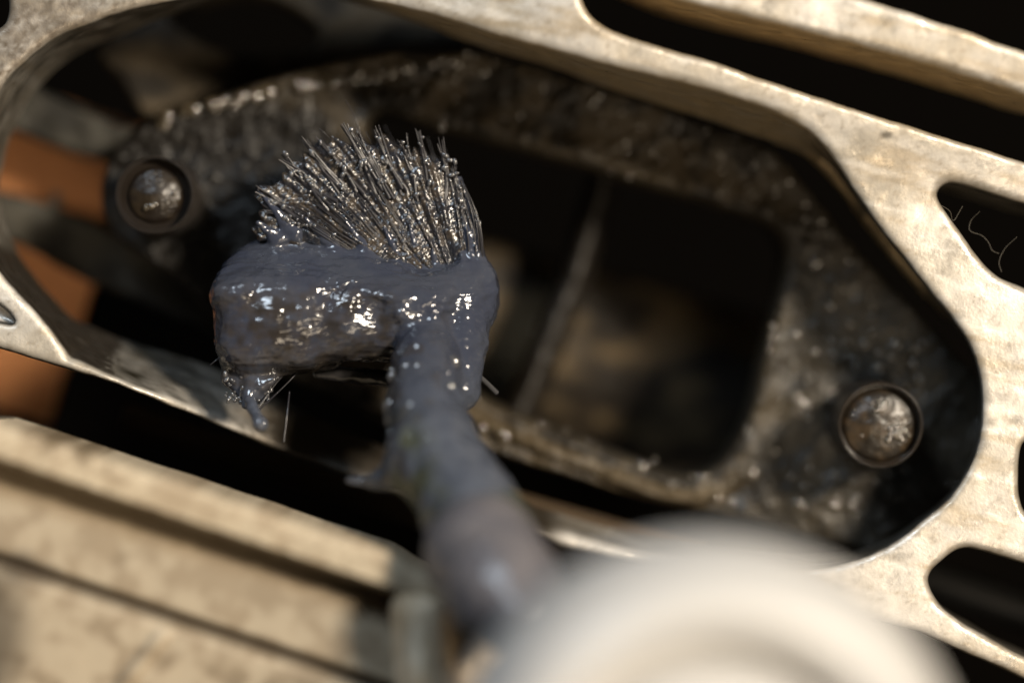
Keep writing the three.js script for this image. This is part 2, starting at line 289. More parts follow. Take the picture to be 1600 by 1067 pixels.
{
  const fo = field(flangeOutline, -72, -42, 82, 50, 0.5);
  const fp = field(smoothLoop(portPts.map(p => P(p[0], p[1], -27)), 160), -72, -42, 82, 50, 0.5);
  const rim = (x, y) => fp(x, y);
  const f = (x, y, z) => {
    const p = fp(x, y), e = fo(x, y);
    const low = sstep(-8, -16, y + 0.28 * x);
    // face relief: a soft lip round the port, grimy lumps, worn edge
    let face = -27 + 0.5 * sstep(6, 1.5, p) - 0.9 * sstep(1.6, 0, p) + 0.5 * fbm(x * 0.14, y * 0.14, 4.2, 2) + 0.12 * n3(x * 0.8, y * 0.8, 1) + 0.05 * n3(x * 1.7, y * 1.7, 8);
    face += 0.4 * sstep(0.12, 0.5, fbm(x * 0.28, y * 0.28, 11, 3)) + 0.15 * sstep(0.2, 0.5, n3(x * 0.9, y * 0.35, 17));
    face -= 2.0 * sstep(4.2, 5.2, p) * low * sstep(9, 4, p);
    let d = smax(smax(e, -p, 0.9), Math.max(z - face, -41 - z), 1.3);
    return d * 0.85;
  };
  const color = (x, y, z, a, b, c) => {
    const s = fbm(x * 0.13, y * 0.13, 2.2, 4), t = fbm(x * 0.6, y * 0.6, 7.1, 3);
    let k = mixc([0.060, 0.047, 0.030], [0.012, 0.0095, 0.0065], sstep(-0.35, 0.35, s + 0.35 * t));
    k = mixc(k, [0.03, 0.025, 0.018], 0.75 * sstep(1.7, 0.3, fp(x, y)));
    k = mixc(k, [0.022, 0.018, 0.012], 0.7 * sstep(30, 50, x));  // right side darkened in colour to soften the lit wedge
    const ear = Math.hypot(x + 55, y - 20); k = mixc(k, [0.0055, 0.0045, 0.0035], 0.97 * sstep(36, 20, ear + 3 * t));  // left ear: dark oil, spread wider in colour to stand for shade
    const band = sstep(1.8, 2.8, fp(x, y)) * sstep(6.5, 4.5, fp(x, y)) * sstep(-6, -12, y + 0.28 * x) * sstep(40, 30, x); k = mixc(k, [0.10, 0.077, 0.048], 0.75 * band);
    return k;
  };
  const o = thing('port_flange', 'dark oily flange plate with a rounded rectangular port behind the brush', 'flange', [0, -30, -41]);
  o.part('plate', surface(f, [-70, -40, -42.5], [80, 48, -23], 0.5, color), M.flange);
  // oil drops and grit that catch the lamp
  const drops = [];
  const edge = (x, y, z, r) => drops.push(drop([x, y, z], r * 1.9, [rr(0.8, 1.2), rr(0.8, 1.2), rr(0.28, 0.45)]));
  for (let i = 0; i < 70; i++) { const t = rnd(), a = P(lerp(255, 740, t), lerp(184, 80, Math.pow(t, 0.75)) + rr(0, 14), -26.6); edge(a[0], a[1], -26.7 + rr(0, 0.5), rr(0.2, 0.55)); }
  let guard = 0;
  for (let i = 0; i < 260 && guard < 4000; guard++) {
    const px = rr(640, 1500), py = rr(90, 830), a = P(px, py, -27), p = fp(a[0], a[1]), e = fo(a[0], a[1]);
    if (p < 0.4 || e > -1) continue;
    if (n3(a[0] * 0.12, a[1] * 0.12, 31) < -0.02 && rnd() < 0.8) continue;
    edge(a[0], a[1], -26.9 + 0.5 * fbm(a[0] * 0.14, a[1] * 0.14, 4.2, 2), rr(0.12, 0.42)); i++;
  }
  for (let i = 0; i < 14; i++) { const t = rnd(), a = P(lerp(760, 1090, t) + rr(-4, 4), lerp(640, 748, t) + rr(-8, 10), -27); edge(a[0], a[1], -27 + rr(-0.6, 0.2), rr(0.1, 0.3)); }
  stuff(o.part('oil_drops', mergeGeometries(drops), M.oil));
}

// ───────────────────────── inside the port: a divider and a tan inner wall ─────────────────────────
{
  const o = thing('inner_sleeve', 'dim tan metal sleeve deep inside the rectangular port', 'engine sleeve', P(950, 700, -75));
  const a = P(640, 345, -66), b = P(1300, 520, -66), ang = Math.atan2(b[1] - a[1], b[0] - a[0]);
  const f = (x, y, z) => { const X = Math.cos(ang) * (x - a[0]) + Math.sin(ang) * (y - a[1]), Y = -Math.sin(ang) * (x - a[0]) + Math.cos(ang) * (y - a[1]);
    return smax(smax(Math.max(-X, X - 68), Math.max(Y, -34 - Y), 1), Math.max(z + 64 - 0.012 * (Y + 12) * (Y + 12) * -1, -76 - z), 2) - 0.2 * n3(x * 0.3, y * 0.3, z); };
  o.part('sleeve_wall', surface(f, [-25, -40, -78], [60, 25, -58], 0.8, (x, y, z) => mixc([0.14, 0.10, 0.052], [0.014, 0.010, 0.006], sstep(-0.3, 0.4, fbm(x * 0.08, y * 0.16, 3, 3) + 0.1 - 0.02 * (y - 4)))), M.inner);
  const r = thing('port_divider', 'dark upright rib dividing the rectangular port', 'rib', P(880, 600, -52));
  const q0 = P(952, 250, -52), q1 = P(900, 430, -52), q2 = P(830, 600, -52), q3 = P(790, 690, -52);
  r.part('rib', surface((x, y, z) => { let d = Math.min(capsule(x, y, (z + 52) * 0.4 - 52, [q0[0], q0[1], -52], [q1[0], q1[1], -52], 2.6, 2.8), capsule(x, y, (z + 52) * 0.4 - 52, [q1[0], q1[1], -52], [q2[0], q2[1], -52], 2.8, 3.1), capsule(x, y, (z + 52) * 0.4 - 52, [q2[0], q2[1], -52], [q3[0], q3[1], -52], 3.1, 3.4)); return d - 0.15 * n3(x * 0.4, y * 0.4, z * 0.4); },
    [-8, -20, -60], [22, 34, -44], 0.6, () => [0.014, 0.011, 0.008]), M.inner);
}

// ───────────────────────── the two bolts ─────────────────────────
function makeBolt(name, label, c, R, faceR, drops, m) {
  const o = thing(name, label, 'bolt', [c[0], c[1], -27]);
  const lathe = pts => { const g = new THREE.LatheGeometry(pts.map(p => new THREE.Vector2(p[0] * MM, p[1] * MM)), 64); g.rotateX(Math.PI / 2); return g; };
  const H = 15.5;
  // collar: a cup with a thin rounded rim
  mesh('collar', lathe([[0.01, 0], [R * 1.02, 0], [R * 1.04, 1], [R * 1.0, 2], [R, H + 0.8], [R * 0.985, H + 2.2], [R * 0.955, H + 2.6], [R * 0.92, H + 2.2], [R * 0.9, H + 1.4], [R * 0.89, H], [0.01, H]]), m, o);
  const g = surface((x, y, z) => { const q = Math.hypot(x, y); return (smax(q - faceR, z - (H + 1.9 - 1.5 * q * q / faceR / faceR) - 0.16 * n3(x * 0.55 + R, y * 0.55, 2) - 0.02 * n3(x * 2.2 + R, y * 2.2, 5) - 0.13 * Math.max(sstep(3.2, 1.2, Math.hypot(x - 2.9, y + 1.5)), sstep(2.2, 0.6, Math.hypot(x + 0.1, y - 3.1))) * n3(x * 2.4, y * 2.4, R), 0.9)) * 0.8; }, [-faceR - 1, -faceR - 1, H - 0.6], [faceR + 1, faceR + 1, H + 3.2], 0.16,
    (x, y, z) => { const n = fbm(x * 0.35 + R, y * 0.35, 3, 3) + 0.12 * (-x - y) / faceR; const t = sstep(-0.25, 0.5, n); return R > 6.6 ? mixc([0.012, 0.009, 0.006], [0.036, 0.024, 0.013], t) : mixc([0.010, 0.007, 0.005], [0.020, 0.014, 0.008], t); });  // smaller bolt face coloured darker, its shade painted in
  const head = mesh('head', g, M.boltFace, o);
  const ds = []; for (const [dx, dy, r] of drops) { const q = Math.hypot(dx, dy) / faceR; ds.push(drop([dx, dy, H + 0.35 + 1.5 * Math.sqrt(Math.max(0, 1 - q * q)) + r * 0.15], r, [1, rr(0.7, 1.2), 0.6])); }
  stuff(mesh('oil_drops', mergeGeometries(ds), M.oil, o));
  return o;
}
{
  const d1 = [[-0.5, -1.8, 0.75], [-1.3, -2.0, 0.5], [0.2, -1.5, 0.4], [3.0, 0.2, 0.4]];
  makeBolt('flange_bolt', 'dim round bolt head in deep shade on the narrow end of the flange', P(240, 304, -9), 6.3, 4.6, d1, M.boltShaded);
  const d2 = []; for (let i = 0; i < 22; i++) d2.push([0.0 + rr(-0.9, 0.9), 3.0 + rr(-0.8, 0.8), rr(0.2, 0.42)]);
  for (let i = 0; i < 26; i++) d2.push([rr(0.8, 4.6), rr(-2.6, 0.2), rr(0.2, 0.55)]);
  for (let i = 0; i < 40; i++) { const a = rr(0, 6.28), r = 5.4 * Math.sqrt(rnd()); d2.push([r * Math.cos(a), r * Math.sin(a), rr(0.06, 0.16)]); }
  makeBolt('flange_bolt_001', 'wet brown round bolt head with glinting oil beads on the broad end of the flange', P(1377, 664, -9), 6.9, 6.0, d2, M.bolt);
}

// ───────────────────────── behind the casting on the left: orange plate, ribs, rear housing ─────────────────────────
function slab(pts, z0, z1, h, color, lump = 0.25, round = 1.5) {
  const poly = smoothLoop(pts.map(p => P(p[0], p[1], z0)), 90), xs = poly.map(p => p[0]), ys = poly.map(p => p[1]);
  const bx = [Math.min(...xs) - 3, Math.min(...ys) - 3, Math.max(...xs) + 3, Math.max(...ys) + 3], fd = field(poly, ...bx, h);
  return surface((x, y, z) => smax(fd(x, y), Math.max(z - z0, z1 - z), round) - lump * n3(x * 0.3, y * 0.3, z * 0.3), [bx[0], bx[1], z1 - 2], [bx[2], bx[3], z0 + 2], h, color);
}
{
  const g = new THREE.BoxGeometry(0.05, 0.054, 0.004);
  const c = P(10, 400, -64), o = thing('orange_panel', 'flat orange panel seen through the gaps between the dark ribs', 'panel', P(10, 700, -66));
  g.rotateZ(-0.31); g.translate((c[0] - 7.5) * MM, (c[1] + 4.0) * MM, -0.058);
  o.part('panel', g, M.orange);
  const grey = (x, y, z) => mixc([0.050, 0.047, 0.038], [0.014, 0.013, 0.010], sstep(-0.3, 0.4, fbm(x * 0.12, y * 0.12, z * 0.1, 3)));
  const r1 = thing('casting_rib', 'short grey rib between the two upper orange gaps', 'rib', P(80, 240, -48), 'ribs in front of the orange panel');
  r1.part('rib', slab([[-80, 60], [0, 105], [62, 138], [110, 162], [170, 190], [300, 235], [300, 290], [170, 255], [100, 235], [20, 204], [-80, 175]], -40, -50, 0.5, grey), M.rear);
  const r2 = thing('casting_rib_001', 'long grey rib with a small nub crossing below the middle orange gap', 'rib', P(180, 480, -48), 'ribs in front of the orange panel');
  const nub = slab([[78, 326], [81, 300], [88, 300], [92, 328]], -41, -44, 0.3, grey, 0.05, 0.6);
  r2.part('rib', slab([[-80, 285], [0, 298], [50, 312], [100, 328], [190, 368], [300, 425], [400, 480], [400, 540], [330, 522], [230, 478], [110, 428], [40, 388], [-80, 340]], -40, -50, 0.5, grey), M.rear);
  r2.part('nub', nub, M.rear);
  const h = thing('rear_housing', 'dull brown rear housing wall with a dark hole above the flange', 'housing', P(450, 200, -48));
  const poly = smoothLoop([[150, 70], [230, 30], [330, -40], [760, -40], [760, 60], [660, 78], [560, 86], [430, 118], [300, 158], [225, 180], [190, 130]].map(p => P(p[0], p[1], -42)), 120);
  const hole = smoothLoop([[262, 22], [330, -6], [420, -6], [470, 20], [500, 50], [490, 72], [420, 86], [340, 76], [300, 58]].map(p => P(p[0], p[1], -42)), 60);
  const bx = [-74, 32, 0, 64], A = field(poly, ...bx, 0.5), B = field(hole, ...bx, 0.5);
  h.part('wall', surface((x, y, z) => smax(smax(A(x, y), -B(x, y), 1.5), Math.max(z + 42, -56 - z), 1.5) - 0.3 * n3(x * 0.25, y * 0.25, z * 0.25), [-73, 33, -58], [-1, 63, -39], 0.6, (x, y, z) => mixc([0.085, 0.065, 0.040], [0.018, 0.014, 0.009], sstep(-0.3, 0.4, fbm(x * 0.12, y * 0.12, 1, 3)))), M.rear);
  // a dull pipe in the lower right opening
  const pipe = thing('grey_pipe', 'blurred dull grey pipe inside the lower opening at the corner', 'pipe', P(1550, 950, -40));
  pipe.part('tube', tube([P(1380, 880, -40), P(1480, 915, -40), P(1600, 955, -40), P(1800, 1020, -40)], 3.2, 24), new THREE.MeshPhysicalMaterial({ color: new THREE.Color().setRGB(0.07, 0.07, 0.07), roughness: 0.55, metalness: 0.3 }));
}

{
  const o = thing('inner_bar', 'dim brown bar deep in the dark gap above the lower rail', 'bar', P(400, 760, -32));
  o.part('bar', tube(smoothLoop([P(190, 652, -32), P(400, 718, -32), P(700, 815, -32), P(1000, 905, -32)], 16, false), 2.6, 18), M.brown);
  const q = thing('inner_bar_001', 'dim brown bar just below the casting lip behind the brush neck', 'bar', P(600, 720, -36));
  q.part('bar', tube(smoothLoop([P(330, 640, -36), P(560, 712, -36), P(800, 785, -36), P(1100, 870, -36)], 16, false), 1.8, 18), M.brown);
}

// ───────────────────────── the cast rail along the bottom left ─────────────────────────
{
  const o = thing('lower_rail', 'cream cast rail with a bright raised edge and recessed panel along the bottom', 'cast rail', P(300, 1060, 8));
  const z0 = 30, A = P(0, 690, z0), B = P(700, 922, z0), ang = Math.atan2(B[1] - A[1], B[0] - A[0]), ca = Math.cos(ang), sa = Math.sin(ang);
  const X0 = (x, y) => ca * (x - A[0]) + sa * (y - A[1]), T = (x, y) => -(-sa * (x - A[0]) + ca * (y - A[1]));   // along, and down across the rail
  const prof = t => {   // height of the front surface at distance t (mm) below the edge's middle line
    let z = z0;
    z -= 7.0 * sstep(2.3, 4.0, t);
    z -= 2.4 * Math.exp(-Math.pow((t - 17.6) / 0.9, 2));
    z += 0.5 * sstep(17.5, 18.5, t);
    return z;
  };
  const f = (x, y, z) => {
    const t = T(x, y), s = X0(x, y);
    const end = 71.5 - 0.9 * Math.max(0, t - 1) + 0.0 * t, endLow = lerp(71.5, 70, sstep(2, 4, t));
    const top = -2.6 + 2.2 * sstep(58, 71, s) + 0.25 * n3(s * 0.15, 0, 5);
    let face = prof(t) + 0.10 * n3(x * 0.2, y * 0.2, 3);
    // a small boss and rib on the lower panel
    face += 0.8 * sstep(1.8, 0.2, Math.abs(s - 30 + 0.35 * (t - 24))) * sstep(19, 21, t);
    
    return smax(smax(-(t - top), s - endLow, 1.2), smax(z - face, 4 - z, 1), 1.6) * 0.9;
  };
  const color = (x, y, z, a, b, c) => {
    const t = T(x, y), s = X0(x, y), n = fbm(x * 0.25, y * 0.25, 2, 3), m = fbm(x * 1.1, y * 1.1, 4, 2);
    let k = mixc([0.42, 0.35, 0.25], [0.31, 0.245, 0.165], sstep(-0.3, 0.4, n)); if (t > 4) k = k.map(v => v * 0.78);
    if (t < 4) k = mixc(k, [0.14, 0.105, 0.06], 0.45 * sstep(0.1, 0.6, m + 0.1));
    k = mixc(k, [0.10, 0.07, 0.035], 0.85 * sstep(0.1, 0.35, n + 0.3 * m) * sstep(28, 8, s) * sstep(0.4, -1.6, t) );
    k = mixc(k, [0.16, 0.11, 0.055], 0.8 * sstep(3.2, 4.0, t) * sstep(9.5, 4.5, t + 2.2 * n));  // shadow under the raised edge, painted as a brown band
    k = mixc(k, [0.06, 0.045, 0.03], 0.85 * sstep(1.5, 0.3, Math.abs(t - 17.4)) );
    k = mixc(k, [0.06, 0.045, 0.03], 0.8 * sstep(6, 1, Math.hypot(s - 8.5, (t - 17.5) * 1.6) + 2 * n));
    k = mixc(k, [0.18, 0.14, 0.09], 0.6 * sstep(1.6, 0.6, Math.hypot(s - 21.5, t - 11.5)));
    k = mixc(k, [0.12, 0.09, 0.055], 0.5 * sstep(0.1, 0.6, n) * sstep(20, 23, t)); k = mixc(k, [0.06, 0.046, 0.03], 0.85 * sstep(9, 2, Math.hypot(s - 2, (t - 31) * 0.8) - 5));  // random brown, plus the lower left corner's shadow painted dark
    return k;
  };
  o.part('rail', surface(f, [-92, -64, 2], [6, -12, 36], 0.55, color), M.rail);
  // the upright pillar at its end, coloured paler to stand for highlights
  const a = P(655, 925, 28), b = P(668, 1130, 28);
  o.part('pillar', surface((x, y, z) => { let d = smax(capsule(x, y, (z - 14) * 0.6, [a[0], a[1] - 3, 7], [b[0], b[1], 7], 4.4, 4.6), -100, 1); d = smin(d, rbox(x, y, z, [a[0] + 7, a[1] - 14, 18], [8, 12, 5], 0, 0, 2), 3); return smax(d, y - a[1] + 0.28 * (x - a[0]), 1.5) - 0.15 * n3(x * 0.3, y * 0.3, z); }, [-24, -66, 10], [8, -34, 42], 0.55,
    (x, y, z) => mixc([0.66, 0.56, 0.42], [0.42, 0.33, 0.22], sstep(-0.3, 0.4, fbm(x * 0.3, y * 0.12, z * 0.2, 3)))), M.rail);
}

// ───────────────────────── the brush, thick with grey grease ─────────────────────────
const brush = thing('grease_brush', 'curved cleaning brush thickly coated in glossy grey grease with a pale round handle', 'brush', P(690, 560, 0));
{
  const shaftPts = [[668, 520, 0, 4.0], [664, 570, 5, 5.0], [664, 640, 11, 6.0], [676, 708, 18, 6.9], [736, 800, 27, 7.3], [762, 850, 32, 7.6]].map(([x, y, z, r]) => [P(x, y, z), r]);
  const coll = [[755, 866, 35, 8.8], [790, 925, 42, 8.3], [812, 955, 48, 4.5]].map(([x, y, z, r]) => [P(x, y, z), r]);
  const c1 = P(480, 504, -0.5), c2 = P(500, 438, 1);
  const topF = field(smoothLoop([[338, 446], [346, 416], [384, 380], [440, 364], [500, 366], [560, 382], [640, 414], [706, 452], [700, 500], [640, 512], [585, 470], [505, 440], [405, 442], [345, 462]].map(p => P(p[0], p[1], -3)), 120), -52, -6, 0, 26, 0.3);
  const webF = field(smoothLoop([[680, 462], [712, 418], [716, 360], [708, 318], [706, 270], [713, 262], [730, 304], [748, 360], [762, 420], [768, 470], [740, 505], [690, 490]].map(p => P(p[0], p[1], -7)), 90), -18, 0, 4, 32, 0.3);
  const raw = (x, y, z) => {
    // the block: a rounded bar whose front bows
    let d = rbox(x, y, z, P(428, 508, -0.8), [8.4, 7.4, 4.8], 0.0, 0.10, 4.6);
    d = smin(d, capsule(x, y, z, P(374, 476, -1), P(386, 532, -1), 3.6, 4.6), 3.5);
    d = smin(d, capsule(x, y, z, P(440, 502, -1.2), P(540, 506, -1.2), 6.4, 5.2), 3);
    d = smin(d, capsule(x, y, z, P(540, 506, -1.2), P(668, 530, -2.5), 5.4, 4.4), 2);
    // its sloping top, a thick slab that leans back
    const zp = 2.2 - 10.5 * clamp((y - c2[1]) / 8.2, -0.3, 1.2) - 0.004 * (x - c2[0]) * (x - c2[0]);
    d = smin(d, smax(topF(x, y) * 0.9, smax((z - zp) * 0.62, -11 - z, 1), 2.6), 3.4);
    // the knee on the right
    let s = Infinity;
    for (let i = 0; i < shaftPts.length - 1; i++) s = smin(s, capsule(x, y, z, shaftPts[i][0], shaftPts[i + 1][0], shaftPts[i][1], shaftPts[i + 1][1]), 1.5);
    s = smin(s, capsule(x, y, z, P(726, 470, -4), P(714, 608, 2), 4.4, 3.8), 1.2);
    s = smin(s, capsule(x, y, z, P(690, 462, -3), P(750, 478, -5), 4.0, 2.6), 2.5);
    s = smin(s, smax(webF(x, y) * 0.9, Math.abs(z + 5.4 + 0.05 * (y - 8)) - 2.6 + 0.07 * Math.max(0, y - 6) + 0.5 * n3(x * 0.9 + y * 0.25, y * 0.15, 3), 1.8), 2.2);
    s = smin(s, capsule(x, y, z, P(716, 452, -6), P(742, 440, -5.5), 3.2, 2.9), 3);
    s = smin(s, capsule(x, y, z, P(630, 742, 18), P(590, 752, 17), 2.8, 1.3), 2.4);
    s = smin(s, capsule(x, y, z, P(590, 752, 17), P(544, 750, 16), 1.2, 0.5), 1.2);
    d = smin(d, s, 1.3);
    // grease pulled up between the bristles
    for (const [x0, y0, x1, y1, ra, rb] of [[462, 366, 405, 300, 1.3, 0.3], [432, 372, 404, 348, 1.2, 0.4], [520, 380, 478, 342, 1.5, 0.35], [580, 396, 540, 346, 1.3, 0.3], [628, 412, 600, 356, 1.2, 0.3], [660, 428, 640, 352, 1.2, 0.25], [690, 446, 676, 390, 1.4, 0.3]]) d = smin(d, capsule(x, y, z, P(x0, y0, -5.6), P(x1, y1, -4.2), ra, rb), 1.6);
    // lower tuft clotted with grease
    d = smin(d, capsule(x, y, z, P(372, 565, -3), P(400, 612, -1), 2.4, 2.2), 1.5);
    d = smin(d, capsule(x, y, z, P(360, 590, -2), P(376, 612, -1), 1.6, 1.0), 1.2);
    d = smin(d, capsule(x, y, z, P(395, 600, 0), P(385, 632, 1), 1.5, 0.9), 1.0);
    d = smin(d, capsule(x, y, z, P(410, 590, 0), P(450, 572, -1), 1.1, 0.8), 1.0);
    d = smin(d, capsule(x, y, z, P(410, 604, 1), P(426, 592, 1), 1.0, 0.7), 0.8);
    d = smin(d, capsule(x, y, z, P(390, 625, 3), P(406, 662, 8), 0.9, 1.1), 0.8);
    d = smin(d, capsule(x, y, z, P(440, 575, -4), P(520, 556, -4), 1.6, 1.8), 1.6);
    d = smin(d, capsule(x, y, z, P(500, 582, -7), P(606, 592, -6), 1.2, 1.4), 0.8);
    return d;
  };
  const lines = [[P(372, 446, 0), P(440, 436, 1)], [P(440, 436, 1), P(520, 438, 1)], [P(520, 438, 1), P(610, 494, 1)], [P(392, 368, -9), P(560, 384, -9)], [P(560, 384, -9), P(700, 450, -6)], [P(690, 500, 0), P(765, 490, -3)], [P(612, 500, 1), P(634, 545, 3)]];
  const ridgeM = (x, y, z) => { let q = 9; for (const [a, b] of lines) q = Math.min(q, capsule(x, y, z * 0.4, [a[0], a[1], a[2] * 0.4], [b[0], b[1], b[2] * 0.4], 0, 0)); return q > 1.6 ? 0 : sstep(1.6, 0.4, q) * (0.14 + 0.10 * n3(x * 1.5, y * 1.9, z * 1.9) + 0.12 * n3(x * 0.8, y * 0.8, z)); };
  const f = (x, y, z) => {
    const d = raw(x, y, z); if (Math.abs(d) > 3) return d;
    const c = sstep(33, 36, z);
    return d - (1 - 0.6 * c) * (0.30 * n3(x * 0.2, y * 0.2, z * 0.2) + 0.17 * n3(x * 0.45, y * 0.45, z * 0.45) + 0.12 * n3(x * 0.33, y * 1.0, z * 0.8) + 0.09 * sstep(0.1, 0.5, n3(x * 0.17, y * 0.17, 40 + z * 0.1)) * n3(x * 1.0, y * 1.9, z * 1.5) + 0.04 * n3(x * 1.15, y * 1.15, z * 1.15) + 0.16 * n3(x * 0.13, y * 0.75, z * 0.75) * sstep(600, 540, (533.5 - y * 10)) + 0.35 * n3(x * 0.42, y * 0.16, z * 0.3 + 7) * sstep(6, 14, z) * sstep(36, 30, z) + ridgeM(x, y, z) + 0.045 * Math.max(0, n3(x * 2.2, y * 2.2, z * 2.2)));
  };
  const color = (x, y, z, a, b, c) => {
    const q = (Dm) / (Dm - z), px = x * 10 * q + 800, py = 533.5 - y * 10 * q, n = fbm(x * 0.16, y * 0.16, z * 0.16, 3), m = fbm(x * 0.7, y * 0.7, z * 0.7, 2);
    let k = mixc([0.033, 0.038, 0.056], [0.041, 0.046, 0.062], sstep(-0.4, 0.4, n)); k = mixc(k, [0.054, 0.062, 0.082], sstep(540, 640, py));
    k = mixc(k, [0.034, 0.028, 0.022], 0.5 * sstep(0.15, 0.5, fbm(x * 0.3, y * 0.3, z * 0.3 + 5, 3)) * sstep(440, 500, py) * sstep(720, 660, px));
    // brown where the bar shows through the thinner film in front
    const fr = sstep(430, 470, py) * sstep(630, 600, py) * sstep(640, 600, px) * sstep(-6, -2, z);
    k = mixc(k, [0.040, 0.032, 0.026], fr * (0.35 + 0.5 * m)); k = mixc(k, [0.022, 0.018, 0.014], fr * sstep(0.0, 0.5, fbm(x * 0.22, y * 0.22, 8, 3)) * 0.7);
    k = mixc(k, [0.022, 0.019, 0.015], sstep(560, 580, py) * sstep(640, 600, px) * 0.8 * sstep(400, 450, px));
    // greenish brush stem under the grease
    const gr = sstep(620, 700, py) * sstep(830, 800, py);
    const side = sstep(30, -40, px - lerp(640, 720, clamp((py - 620) / 200)));
    k = mixc(k, [0.082, 0.092, 0.114], gr * clamp(0.4 + 0.9 * m)); const olive = Math.max(side * sstep(-0.35, 0.15, n), sstep(770, 800, py + 0.2 * (px - 720)) * 0.9); k = mixc(k, [0.052, 0.056, 0.020], gr * olive * 0.8 * sstep(600, 625, px));
    return k;
  };
  brush.part('greasy_head', surface(f, [-50, -44, -16], [6, 26, 44], 0.29, color), M.grease);
  const cf = (x, y, z) => { let d = Infinity; for (let i = 0; i < 2; i++) d = smin(d, capsule(x, y, z, coll[i][0], coll[i + 1][0], coll[i][1], coll[i + 1][1]), 2); return d - 0.3 * n3(x * 0.22, y * 0.22, z * 0.22) - 0.1 * n3(x * 0.7, y * 0.7, z * 0.7); };
  brush.part('ferrule', surface(cf, [-20, -54, 24], [14, -18, 56], 0.6, (x, y, z) => mixc([0.085, 0.083, 0.095], [0.115, 0.108, 0.115], sstep(-0.3, 0.3, fbm(x * 0.2, y * 0.2, z * 0.2, 2)))), new THREE.MeshPhysicalMaterial({ vertexColors: true, roughness: 0.34 }));

  // bristles: from a curved root line, fanning up and to the left
  const rootM = [[400, 366], [470, 372], [545, 386], [610, 404], [665, 428], [705, 446], [730, 440], [748, 428]], rootL = [[545, 384], [604, 404], [646, 422], [676, 436], [694, 444], [706, 447], [726, 440], [746, 428]], tipL = [[404, 302], [437, 262], [474, 226], [536, 203], [596, 206], [650, 226], [694, 232], [722, 292]];
  const at = (L, u) => { const t = clamp(u) * (L.length - 1), i = Math.min(t | 0, L.length - 2), s = t - i; return [lerp(L[i][0], L[i + 1][0], s), lerp(L[i][1], L[i + 1][1], s)]; };
  const fanPoly = []; for (let i = 0; i <= 30; i++) { const u = i / 30, r = at(rootM, u), t = at(tipL, u); fanPoly.push(P(lerp(r[0], t[0], 0.92), lerp(r[1], t[1], 0.92), -9)); }
  for (let i = 30; i >= 0; i--) { const r = at(rootM, i / 30); fanPoly.push(P(r[0], r[1] + 14, -9)); }
  const fp = field(fanPoly, -46, -2, 4, 38, 0.3), cx = P(735, 500, -9);
  const mf = (x, y, z) => {
    const ang = Math.atan2(y - cx[1], x - cx[0]), rad = Math.hypot(x - cx[0], y - cx[1]);
    const ridg = 0.9 * n3(ang * 14, rad * 0.06, z * 0.1) + 0.6 * n3(ang * 36, rad * 0.12, 4) + 0.3 * n3(x * 1.3, y * 1.3, z * 1.3) + 0.14 * n3(x * 2.6, y * 2.6, z);
    const front = -4.1 + 0.85 * ridg - 1.6 * sstep(10, 32, rad) * 0.6;
    return smax(fp(x, y) + 2.2 * n3(ang * 24, 2, 1), Math.max(z - front, -14 - z), 1.0) * 0.75;
  };
  brush.part('bristle_clump', surface(mf, [-45, 5, -15.5], [2, 36, -3], 0.28, (x, y, z) => { const m = fbm(x * 0.5, y * 0.5, z * 0.5, 3); return mixc([0.046, 0.037, 0.029], [0.019, 0.020, 0.025], sstep(-0.4, 0.4, m)); }), M.mat);
  const hairs = [], beads = [];
  for (let c = 0; c < 100; c++) {     // clumps stuck together by the grease, each drawn out to a point
    const u = Math.pow((c + rr(0, 1)) / 100, 1.15) * 0.97, v = rnd(), w = clamp(u + rr(-0.03, 0.03)), R0 = at(rootL, u), T0 = at(tipL, w), back = v;
    const z0 = lerp(-4.8, -12, back), z1 = lerp(-5.2, -13.5, back) + rr(-1, 1), len = lerp(rr(0.7, 0.98), rr(0.9, 1.04), back), bend = rr(-0.5, 1.0) + 1.1 * (u - 0.4);
    for (let hh = 0, nh = 3 + (rnd() * 7 | 0); hh < nh; hh++) {
      const sp = rr(-1, 1), a = P(R0[0] + sp * 11, R0[1] + rr(-3, 10), z0 + rr(-0.6, 0.6)), l2 = len * (hh ? rr(0.86, 1.0) : 1.03);
      const b0 = P(T0[0] + sp * 5 + 10 * n3(u * 30, v * 3, 7), T0[1] + rr(-3, 3), z1 + rr(-0.5, 0.5)), b = [0, 1, 2].map(k => lerp(a[k], b0[k], l2));
      const q0 = bend + rr(-0.25, 0.25), nx = -(b[1] - a[1]), ny = b[0] - a[0], nl = Math.hypot(nx, ny), pts = [], rad = [];
      for (let k = 0; k <= 7; k++) { const t = k / 7, q = q0 * 4 * t * (1 - t); pts.push([lerp(a[0], b[0], t) - nx / nl * q, lerp(a[1], b[1], t) - ny / nl * q, lerp(a[2], b[2], t) + 0.9 * Math.sin(t * 3.1)]); rad.push(lerp(0.135, 0.06, t) * (1 + 0.35 * n3(t * 9, c, hh))); }
      hairs.push(tube(pts, rad, 5));
      if (v < 0.7) for (let e = 0; e < 2; e++) { if (rnd() > 0.4) continue; const t = rr(0.15, 1.0), k = Math.min(6, (t * 7) | 0), q = t * 7 - k, p = [0, 1, 2].map(m => lerp(pts[k][m], pts[k + 1][m], q)); p[2] += 0.1; beads.push(drop(p, rr(0.14, 0.32) * (rnd() < 0.1 ? 1.5 : 1), [rr(0.8, 1.8), 1, 0.9])); }
    }
  }
